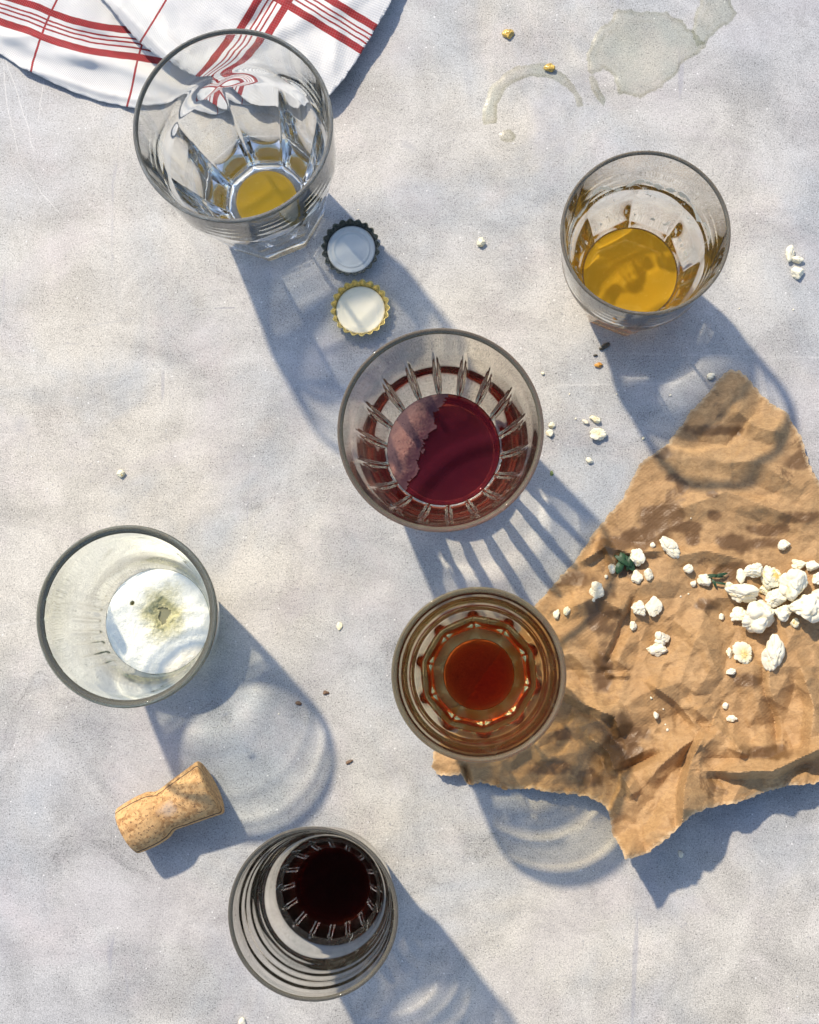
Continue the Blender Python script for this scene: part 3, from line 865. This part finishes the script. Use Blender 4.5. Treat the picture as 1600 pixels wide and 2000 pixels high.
B2_ = [(x - (6 if x > 480 else -10), y - (7 if y > 20 else 0)) for x, y in B_OUT]
tc = sheet('towel_layer', poly_noise(B2_, 4, 1.2, 6), 9, lambda x, y: zb(x, y)*.62 + .0004, uv_b, lambda x, y: 1.0, 0, TM)
bm = bmesh.new()
for o in (tw, tb, tc): bm.from_mesh(o.data)
me = bpy.data.meshes.new('dish_towel'); bm.to_mesh(me); bm.free(); me.materials.append(TM)
me.polygons.foreach_set('use_smooth', [True]*len(me.polygons))
for o in (tb, tc): bpy.data.objects.remove(o)
tw.data = me; md = tw.modifiers.new('solid', 'SOLIDIFY'); md.thickness = .0007; md.offset = -1
tw.cycles.is_caustics_receiver = True
tag(tw, 'white linen dish towel with red stripes, folded in the top left corner', 'dish towel')

# ------------------------------------------------------------------ popcorn
def popcorn_material(name, yellow=.5, base=(.96, .90, .72)):
    t = NT(name); ob = t.obj(); cv = t.attr('stain')
    n1 = t.noise(ob, 260, 3, .6); n2 = t.noise(ob, 900, 3, .6)
    col = t.mix(t.math('MULTIPLY', t.mr(n1, .5, .72), .35), base, (.90, .80, .50))
    col = t.mix(t.math('MULTIPLY', cv, yellow), col, (.88, .62, .16))
    p = t.principled(Base_Color=col, Roughness=.75, Normal=t.bump(t.math('ADD', n1, t.math('MULTIPLY', n2, .5)), .0006, .5))
    p.inputs['Subsurface Weight'].default_value = .0
    tr = t.n('BsdfTranslucent', {'Color': col}); m = t.n('MixShader', {0: .15}); t.put(m, 1, p); t.put(m, 2, tr)
    return t.done(m)
PM = popcorn_material('popped_corn'); PY = popcorn_material('buttery_popped_corn', .95, (.93, .88, .66))

def ico(sub):
    bm = bmesh.new(); bmesh.ops.create_icosphere(bm, subdivisions=sub, radius=1)
    vs = [v.co.copy() for v in bm.verts]; fs = [tuple(v.index for v in f.verts) for f in bm.faces]; bm.free(); return vs, fs
ICO = {k: ico(k) for k in (2, 3, 4, 5)}

def kernel(name, px, py, rpx, label, cat, lobes=7, el=(1, 1), ang=0, zs=.75, mat=PM, ground=None, group='popcorn pieces on the paper and table', seed=None, flake=False, hollow=False, zadd=0.0):
    rnd = random.Random(seed if seed is not None else int(px*7+py))
    zg = ground(px, py) if ground else 0.0
    sub = 5 if rpx > 15 else 4 if rpx > 8 else 3 if rpx > 4.5 else 2
    vs, fs = ICO[sub]
    R = rpx/3500.0
    ctr = [(Vector((0, 0, 0)), .70 if lobes > 4 else .5)]
    for k in range(lobes):
        a = 2*pi*(k + rnd.uniform(-.25, .25))/lobes; e = rnd.uniform(-.5, .8)
        d = Vector((cos(a)*cos(e), sin(a)*cos(e), sin(e)))
        r = rnd.uniform(.58, .80) if lobes <= 4 else rnd.uniform(.36, .62)
        ctr.append((d*(1.0-r)*rnd.uniform(.8, 1.1), r))
    cuts = []
    for k in range(3 if lobes <= 4 else 5):
        q = Vector((rnd.uniform(-1, 1), rnd.uniform(-1, 1), rnd.uniform(-.3, 1))).normalized(); cuts.append((q, rnd.uniform(.50, .74)))
    out, at_ = [], []
    off = Vector((rnd.uniform(0, 50), rnd.uniform(0, 50), 0))
    ca, sa = cos(-radians(ang)), sin(-radians(ang))
    for v in vs:
        best = 0; sec = 0
        for c_, r in ctr:
            b = v.dot(c_); disc = b*b - (c_.length_squared - r*r)
            if disc > 0:
                t = b + math.sqrt(disc)
                if t > best: sec = best; best = t
                elif t > sec: sec = t
        best = max(best, .3)
        for q, dd in cuts:
            qd = v.dot(q)
            if qd > .05: best = min(best, dd/qd + .03*noise.noise(v*6+off))
        crease = sm(1 - (best-sec)/.10) if sec > 0 else 0
        low = sm((.80-best)/.3)
        rr = best - .04*crease
        nn = abs(noise.noise(v*1.7+off)); n2 = abs(noise.noise(v*4.3+off)); rr += .34*(min(nn, .3)-.13) + .05*(min(n2, .25)-.1) + .018*noise.noise(v*11+off)
        crease = max(crease, sm(1-nn/.10)*.9, sm(1-n2/.06)*.5)
        if hollow and v.z > .2: rr *= 1 - .55*sm((v.z-.2)/.5)
        p = v*rr
        if flake: p.z *= .45
        x, y, z = p.x*el[0], p.y*el[1], p.z*zs
        x, y = x*ca - y*sa, x*sa + y*ca
        out.append(Vector((x*R, y*R, z*R)))
        hv = sm((noise.noise(v*1.7+off*1.3)-.12)/.3)
        at_.append(min(1, .55*crease*hv + .5*low*hv + (.9*sm((v.z-.35)/.4)*.8 if hollow else 0)))
    zmin = min(p.z for p in out)
    o = link(name, mesh(name, out, fs, None, {'stain': at_}), mat)
    zc = zg - zmin - R*.06 + zadd
    o.location = at(px, py, zc)
    tag(o, label, cat, group)
    return o

PH = paper_h
HEAP = 'popcorn heaped at the right edge of the paper'
pc = lambda *a, **k: kernel('popcorn', *a, 'popcorn', ground=PH, **k)
# the heap
pc(1447, 1126, 13, 'flat oval popcorn lobe at the upper left end of the heap', group=HEAP, lobes=4, el=(.9, 1.15), zs=.6)
pc(1476, 1114, 19, 'smooth popcorn lobe at the top of the heap, left of the yellow centred piece', group=HEAP, lobes=5, el=(1.2, .95), ang=-25, zs=.8)
pc(1508, 1128, 25, 'popcorn piece with a deep yellow centre in the heap', group=HEAP, lobes=6, mat=PY, zs=.8, el=(1, 1.1))
pc(1449, 1158, 26, 'wide arched popcorn piece along the left side of the heap', group=HEAP, lobes=7, el=(1.45, .85), ang=12, zs=.8)
pc(1552, 1142, 29, 'big round ball shaped popcorn in the middle of the heap', group=HEAP, lobes=4, el=(1, 1.08), zs=.95, zadd=.002)
pc(1561, 1102, 15, 'small popcorn piece with a yellow slit at the top of the heap', group=HEAP, lobes=5, mat=PY, el=(1.1, .8))
pc(1585, 1106, 14, 'small popcorn piece at the upper right end of the heap', group=HEAP, lobes=5, el=(1.1, .9))
pc(1598, 1132, 16, 'popcorn piece cut by the right edge of the photo, upper of two', group=HEAP, lobes=5)
pc(1513, 1168, 21, 'popcorn piece between the round ball and the lowest lumpy piece', group=HEAP, lobes=6, el=(1.1, .9))
pc(1482, 1203, 36, 'largest lumpy popcorn piece at the lower front of the heap', group=HEAP, lobes=8, el=(1.15, .9), ang=-22, zs=.85, zadd=.001)
pc(1442, 1202, 17, 'rounded popcorn nub at the lower left corner of the heap', group=HEAP, lobes=4, el=(1.1, .95))
pc(1533, 1196, 19, 'popcorn lobe bridging the two lumpy pieces at the bottom of the heap', group=HEAP, lobes=6)
pc(1573, 1188, 33, 'big craggy popcorn piece at the lower right of the heap', group=HEAP, lobes=9, el=(1.1, .95), zs=.85, zadd=.001)
pc(1600, 1165, 18, 'popcorn piece cut by the right edge of the photo, lower of two', group=HEAP, lobes=5)
pc(1552, 1216, 10, 'little yellowish popcorn tip under the craggy piece', group=HEAP, lobes=5, mat=PY)
pc(1494, 1150, 14, 'yellow edged popcorn bit in the gap at the heap centre', group=HEAP, lobes=5, mat=PY)
pc(1424, 1145, 9, 'yellow pointed popcorn bit at the far left tip of the heap', group=HEAP, lobes=4, mat=PY)
# loose pieces on the paper
G = 'loose popcorn on the brown paper'
pc(1510, 1276, 27, 'smooth oblong popcorn piece standing out just below the heap', group=G, lobes=3, el=(.80, 1.38), ang=6, zs=.8)
pc(1454, 1279, 24, 'cupped popcorn shell with a yellow hollow, left of the oblong piece', group=G, lobes=6, el=(.95, 1.12), ang=-28, zs=.7, mat=PY, hollow=True)
pc(1425, 1276, 9, 'crumbly popcorn bit on the left side of the cupped shell', group=G, lobes=7, el=(.8, 1.2))
pc(1429, 1312, 9, 'crumbly popcorn bit below the cupped shell', group=G, lobes=8, el=(1.3, .8), ang=-20)
pc(1532, 1064, 12, 'single small popcorn chip above the heap', group=G, lobes=3, el=(1.05, .95), zs=.8)
pc(1410, 1205, 7, 'tiny white popcorn bit just left of the lower heap', group=G, lobes=3, el=(.8, 1.1))
pc(1244, 1090, 17, 'tall square topped popcorn piece beside the dark leaf', group=G, lobes=5, el=(.95, 1.25), zs=.8)
pc(1243, 1127, 13, 'popcorn lobe below the square topped piece by the dark leaf', group=G, lobes=5, el=(1, 1.05))
pc(1267, 1122, 11, 'small wedge of popcorn to the right of the lobe by the dark leaf', group=G, lobes=4, el=(.9, 1.1))
pc(1196, 1109, 10, 'small popcorn cube to the left of the dark leaf', group=G, lobes=3, el=(.9, 1.15))
pc(1309, 1069, 21, 'smooth pointed oval of popcorn, highest large piece on the paper', group=G, lobes=3, el=(1.25, .75), ang=45, zs=.7)
pc(1275, 1064, 6, 'tiny pink tinged popcorn crumb beside the smooth oval piece', group=G, lobes=3)
pc(1345, 1110, 11, 'popcorn chip alone between the smooth oval and the green herb', group=G, lobes=4, el=(1.1, .85))
pc(1376, 1134, 15, 'hooked popcorn piece touching the green herb', group=G, lobes=5, el=(1.1, .9), ang=20, hollow=False)
pc(1355, 1139, 7, 'small popcorn bit left of the hooked piece', group=G, lobes=4)
pc(1167, 1152, 18, 'smooth teardrop shaped popcorn on the left part of the paper', group=G, lobes=3, el=(.9, 1.15), ang=8, zs=.75)
pc(1088, 1199, 9, 'left half of the small popcorn pair beside the amber glass', group=G, lobes=5, el=(.9, 1.1))
pc(1107, 1193, 9, 'right half of the small popcorn pair beside the amber glass', group=G, lobes=4, mat=PY)
pc(1249, 1189, 17, 'ragged popcorn piece to the left of the ribbon shaped one', group=G, lobes=8, el=(1, 1))
pc(1277, 1184, 17, 'ribbon shaped popcorn piece with straight upper edge', group=G, lobes=4, el=(.95, 1.15), zs=.7, flake=True, zadd=.001)
pc(1237, 1222, 9, 'small ragged popcorn crumb below the ragged piece', group=G, lobes=6, el=(.85, 1.2))
pc(1291, 1246, 17, 'smooth white popcorn dome in the middle of the paper', group=G, lobes=3, el=(1.05, .95), zs=.8)
pc(1284, 1268, 20, 'broken open popcorn shell under the smooth white dome', group=G, lobes=6, el=(1.15, .75), ang=10, zs=.6)
pc(1281, 1396, 8, 'small ragged popcorn crumb below the broken shell', group=G, lobes=7, el=(.8, 1.15))
pc(1418, 1379, 7, 'upper of two popcorn crumbs low on the paper', group=G, lobes=4)
pc(1429, 1404, 9, 'lower of two popcorn crumbs low on the paper', group=G, lobes=5, el=(1.25, .85))
CR = 'tiny popcorn crumbs on the brown paper'
for (x, y, r) in [(1272, 1363, 3), (1304, 1426, 3.2), (1184, 1126, 4.2), (1160, 1172, 4), (1300, 1415, 2), (1296, 1385, 1.8), (1330, 1165, 2.2), (1345, 1160, 1.8), (1350, 1012, 1.6)]:
    kernel('popcorn_crumb', x, y, r, 'tiny white popcorn crumb lying on the brown paper', 'crumb', ground=PH, group=CR, lobes=4)
# pieces on the table
T = 'loose popcorn on the grey table'
tc_ = lambda *a, **k: kernel('popcorn', *a, 'popcorn', group=T, **k)
tc_(939, 474, 11, 'small folded popcorn flake on the table left of the golden beer', lobes=6, el=(.9, 1.1), mat=PY)
tc_(1544, 494, 14, 'hook shaped popcorn piece right of the golden beer', lobes=5, el=(.75, 1.25), ang=15, mat=PM)
tc_(1557, 507, 11, 'curl of popcorn joined to the hook shaped piece right of the golden beer', lobes=5, el=(1.2, .8))
tc_(1558, 533, 14, 'smooth rounded popcorn bit under the hook shaped piece', lobes=3, el=(1, .95), zs=.7)
tc_(1388, 735, 9, 'small smooth popcorn flake left of the top corner of the paper', lobes=3, el=(1.05, .75), ang=-15)
tc_(1168, 846, 17, 'cupped popcorn piece with a dark split on the table left of the paper', lobes=5, hollow=True, el=(1.1, .9))
tc_(1163, 819, 11, 'flat yellow edged popcorn bit above the cupped piece with the dark split', lobes=6, el=(1.15, .7), mat=PY, ang=15)
tc_(1143, 823, 7, 'crumbly popcorn bits left of the flat yellow edged one', lobes=7, el=(1.2, .7), ang=30)
tc_(1152, 900, 8, 'small white popcorn chip on the table between the purple drink and the paper', lobes=3, el=(1.1, .8), ang=30)
tc_(1074, 846, 8, 'white popcorn bit touching the rim outline of the wide tumbler', lobes=4)
tc_(1078, 831, 7, 'yellow popcorn bit beside the wide tumbler with the purple drink', lobes=4, mat=PY)
tc_(237, 925, 9, 'lone popcorn hull on the left of the table above the foamy glass', lobes=4, el=(1.1, .85), mat=PY)
tc_(474, 1997, 8, 'white popcorn bit cut by the bottom edge of the photo', lobes=4, el=(1, 1.1))
tc_(1330, 1668, 7, 'thin white popcorn flake in the shadow below the paper tip', lobes=3, el=(.75, 1.15), ang=-25, flake=True)
tc_(663, 1223, 8, 'pale translucent yellow hull in the middle of the table', lobes=3, mat=PY, flake=True, el=(.8, 1.1))
for (x, y, r) in [(1257, 856, 3.5), (1060, 729, 4), (1125, 818, 2.5), (1113, 770, 2), (1310, 772, 2.5), (545, 1395, 1.8), (1205, 770, 2), (1258, 905, 1.8), (1085, 1562, 2), (700, 410, 1.6), (1445, 603, 2), (1550, 605, 2.2)]:
    kernel('popcorn_crumb', x, y, r, 'tiny pale popcorn crumb lying on the grey table', 'crumb', group='tiny popcorn crumbs on the table', lobes=4, mat=PY if r > 3 else PM)

# ------------------------------------------------------------------ seeds, herbs and amber bits
def bit_material(name, a, b, rough=.4, **kw): return plain(name, a, b, rough, 700, .0003, **kw)
MD = bit_material('dark_seed', (.035, .03, .02), (.09, .07, .04)); MB = bit_material('brown_crumb', (.20, .12, .07), (.09, .05, .03), .7)
MO = bit_material('orange_crumb', (.75, .38, .08), (.45, .2, .04)); MGR = bit_material('herb_green', (.012, .045, .018), (.03, .085, .03), .5)
def amber_mat():
    t = NT('amber_hull'); ob = t.obj(); n_ = t.noise(ob, 500, 3)
    return t.done(t.principled(Base_Color=t.mix(t.mr(n_, .35, .65), (.80, .52, .10), (.36, .24, .05)), Roughness=.15, Coat_Weight=.6, Normal=t.bump(n_, .001, .8)))
MA = amber_mat()
k_ = lambda nm, x, y, r, lb, ct, **kw: kernel(nm, x, y, r, lb, ct, group=None, **kw)
k_('corn_hull', 993, 65, 13, 'shiny amber corn hull on the table above the dried ring', 'corn hull', mat=MA, lobes=6, zs=.6)
k_('corn_hull', 1072, 132, 12, 'shiny amber corn hull sitting on the dried ring stain', 'corn hull', mat=MA, lobes=5, el=(1.1, .9), zs=.6, zadd=.0003)
k_('rice_seed', 1181, 676, 11, 'dark slender seed just below the golden beer glass', 'seed', mat=MD, lobes=2, el=(1.2, .55), ang=-28, zs=.4)
k_('seed_crumb', 1163, 694, 4, 'black speck below the dark slender seed', 'seed', mat=MD, lobes=3, el=(1.3, .7))
k_('orange_crumb', 1169, 713, 7, 'orange crumb lying under the dark slender seed', 'crumb', mat=MO, lobes=5, el=(1.3, .8))
k_('brown_seed', 637, 1353, 6, 'brown speck nearest the foamy glass shadow, right of its twin', 'seed', mat=MB, lobes=3, el=(1.1, .8), zs=.4)
k_('brown_seed', 583, 1373, 6, 'brown speck inside the edge of the foamy glass shadow', 'seed', mat=MB, lobes=3, el=(1.1, .8), ang=20, zs=.4)
k_('brown_seed', 681, 1489, 7, 'grey brown husk on the table left of the torn paper corner', 'seed', mat=MB, lobes=3, el=(1.3, .5), ang=-30, zs=.4)
k_('green_flake', 1078, 925, 5, 'small yellow green flake in the shadow of the wide tumbler', 'herb flake', mat=bit_material('pale_green', (.35, .38, .10), (.2, .26, .08)), lobes=3, el=(.8, 1.2), flake=True)
def herb(px, py, ang, L, label, nleaf, w):
    z = paper_h(px, py) + .0012
    vs, fs = [], []; rnd = random.Random(int(px))
    for k in range(nleaf):
        a = radians(ang + rnd.uniform(-50, 50)); l = L/3500*rnd.uniform(.6, 1); ww = w/3500*rnd.uniform(.6, 1.1)
        ox, oy = rnd.uniform(-.4, .4)*L/3500, rnd.uniform(-.25, .25)*L/3500; zz = rnd.uniform(0, .0016)
        m = 8; b0 = len(vs)
        for i in range(m+1):
            u = i/m; ww_ = ww*sin(pi*min(1, u*.92+.06))**.8
            cx_, cy_ = ox + (u-.5)*l*cos(a), oy - (u-.5)*l*sin(a)
            zc = zz + .0012*sin(pi*u)
            vs += [(cx_ - ww_*sin(a), cy_ - ww_*cos(a), zc+.0006), (cx_, cy_, zc), (cx_ + ww_*sin(a), cy_ + ww_*cos(a), zc+.0006)]
        for i in range(m):
            for j in range(2):
                q = b0+i*3+j; fs.append((q, q+1, q+4, q+3))
    o = link('herb_leaf', mesh('herb_leaf', vs, fs), MGR); o.location = at(px, py, z)
    md = o.modifiers.new('solid', 'SOLIDIFY'); md.thickness = .00025
    tag(o, label, 'herb')
herb(1219, 1098, 75, 46, 'dark green crumpled leaf between the popcorn cube and the square topped piece', 6, 8)
herb(1398, 1132, 20, 34, 'small sprig of dark green herb at the left tip of the popcorn heap', 6, 3.5)

# ------------------------------------------------------------------ dried liquid on the table
def spill_material():
    t = NT('dried_spill'); e = t.attr('stain'); ob = t.obj()
    n_ = t.noise(ob, 160, 4, .6, .6); n2 = t.noise(ob, 45, 3, .5)
    tr = t.n('BsdfTransparent', {'Color': t.mix(e, t.mix(t.mr(n2, .4, .6), (.885, .90, .86), (.95, .945, .90)), (.70, .68, .57))})
    gl = t.n('BsdfGlossy', {'Color': (1, 1, 1), 'Roughness': .3}); t.put(gl, 'Normal', t.bump(n_, .0006, .4))
    m = t.n('MixShader', {0: .05}); t.put(m, 1, tr); t.put(m, 2, gl)
    return t.done(m)
SM = spill_material()
def spill(poly, label, seed, h=.0004, amp=3, name='dried_spill', edge=9):
    pl = poly_noise(poly, 4, amp, seed, sc=.05)
    P2 = pl
    def ed(x, y):
        d = 1e9
        for i in range(len(P2)):
            ax, ay = P2[i-1]; bx, by = P2[i]; L2 = (bx-ax)**2+(by-ay)**2 + 1e-9
            t = max(0, min(1, ((x-ax)*(bx-ax)+(y-ay)*(by-ay))/L2)); d = min(d, math.hypot(x-ax-t*(bx-ax), y-ay-t*(by-ay)))
        return d
    o = sheet(name, pl, 5, lambda x, y: .0002 + h*sm(ed(x, y)/edge)*(1+.25*noise.noise(Vector((x/30, y/30, seed)))), None,
              lambda x, y: max(0, 1-abs(ed(x, y)-3)/4)*(.55+.45*noise.noise(Vector((x/24, y/24, seed))))*.9 + .5*max(0, 1-abs(ed(x, y)-17)/2.5)*max(0, noise.noise(Vector((x/40, y/40, seed+3)))+.25), 0, SM)
    tag(o, label, 'spill')
    return o
def arc(cx_, cy_, r0, r1, a0, a1, n, ex=1.0):
    o_, i_ = [], []
    for k in range(n+1):
        a = radians(a0 + (a1-a0)*k/n); t = k/n
        w = (r1-r0)*(1 - .55*sm((t-.55)/.4)) * (1+.12*sin(k*1.3))
        rm = (r0+r1)/2
        o_.append((cx_ + (rm+w/2)*cos(a)*ex, cy_ - (rm+w/2)*sin(a))); i_.append((cx_ + (rm-w/2)*cos(a)*ex, cy_ - (rm-w/2)*sin(a)))
    return o_ + i_[::-1]
spill(arc(1046, 226, 77, 103, 190, 12, 26, 1.0), 'curved ring stain of dried beer left by a glass foot, upper right', 1, .0004, 2.5)
spill([(1008, 264), (1004, 276), (990, 279), (978, 274), (976, 262), (984, 253), (998, 253)], 'small round dried drop just below the ring stain', 2, .0005, 1.5, 'dried_drop', 6)
spill([(1205, 16), (1250, 22), (1300, 22), (1330, 38), (1352, 62), (1378, 88), (1365, 104), (1340, 118), (1318, 146), (1290, 172), (1250, 190), (1222, 186), (1206, 176), (1200, 150), (1178, 132), (1162, 146), (1152, 150),
       (1146, 120), (1150, 88), (1172, 56), (1196, 36)], 'wide pale greenish puddle stain of spilled beer, upper right', 3, .0004, 5)
spill([(1150, 148), (1160, 146), (1172, 168), (1182, 196), (1180, 208), (1168, 196), (1156, 176)], 'narrow curved dribble hanging below the wide puddle stain', 4, .0004, 2)
spill([(1368, 0), (1380, -30), (1430, -40), (1428, 10), (1440, 26), (1432, 40), (1404, 56), (1380, 84), (1362, 92), (1352, 62), (1356, 30)], 'greenish spill lobe running off the top edge of the photo', 5, .0004, 4)

# ------------------------------------------------------------------ to scene units
for o in list(S.objects):
    if o.parent is None and o.type in {'MESH', 'EMPTY'}:
        o.location = o.location*SC; o.scale = o.scale*SC
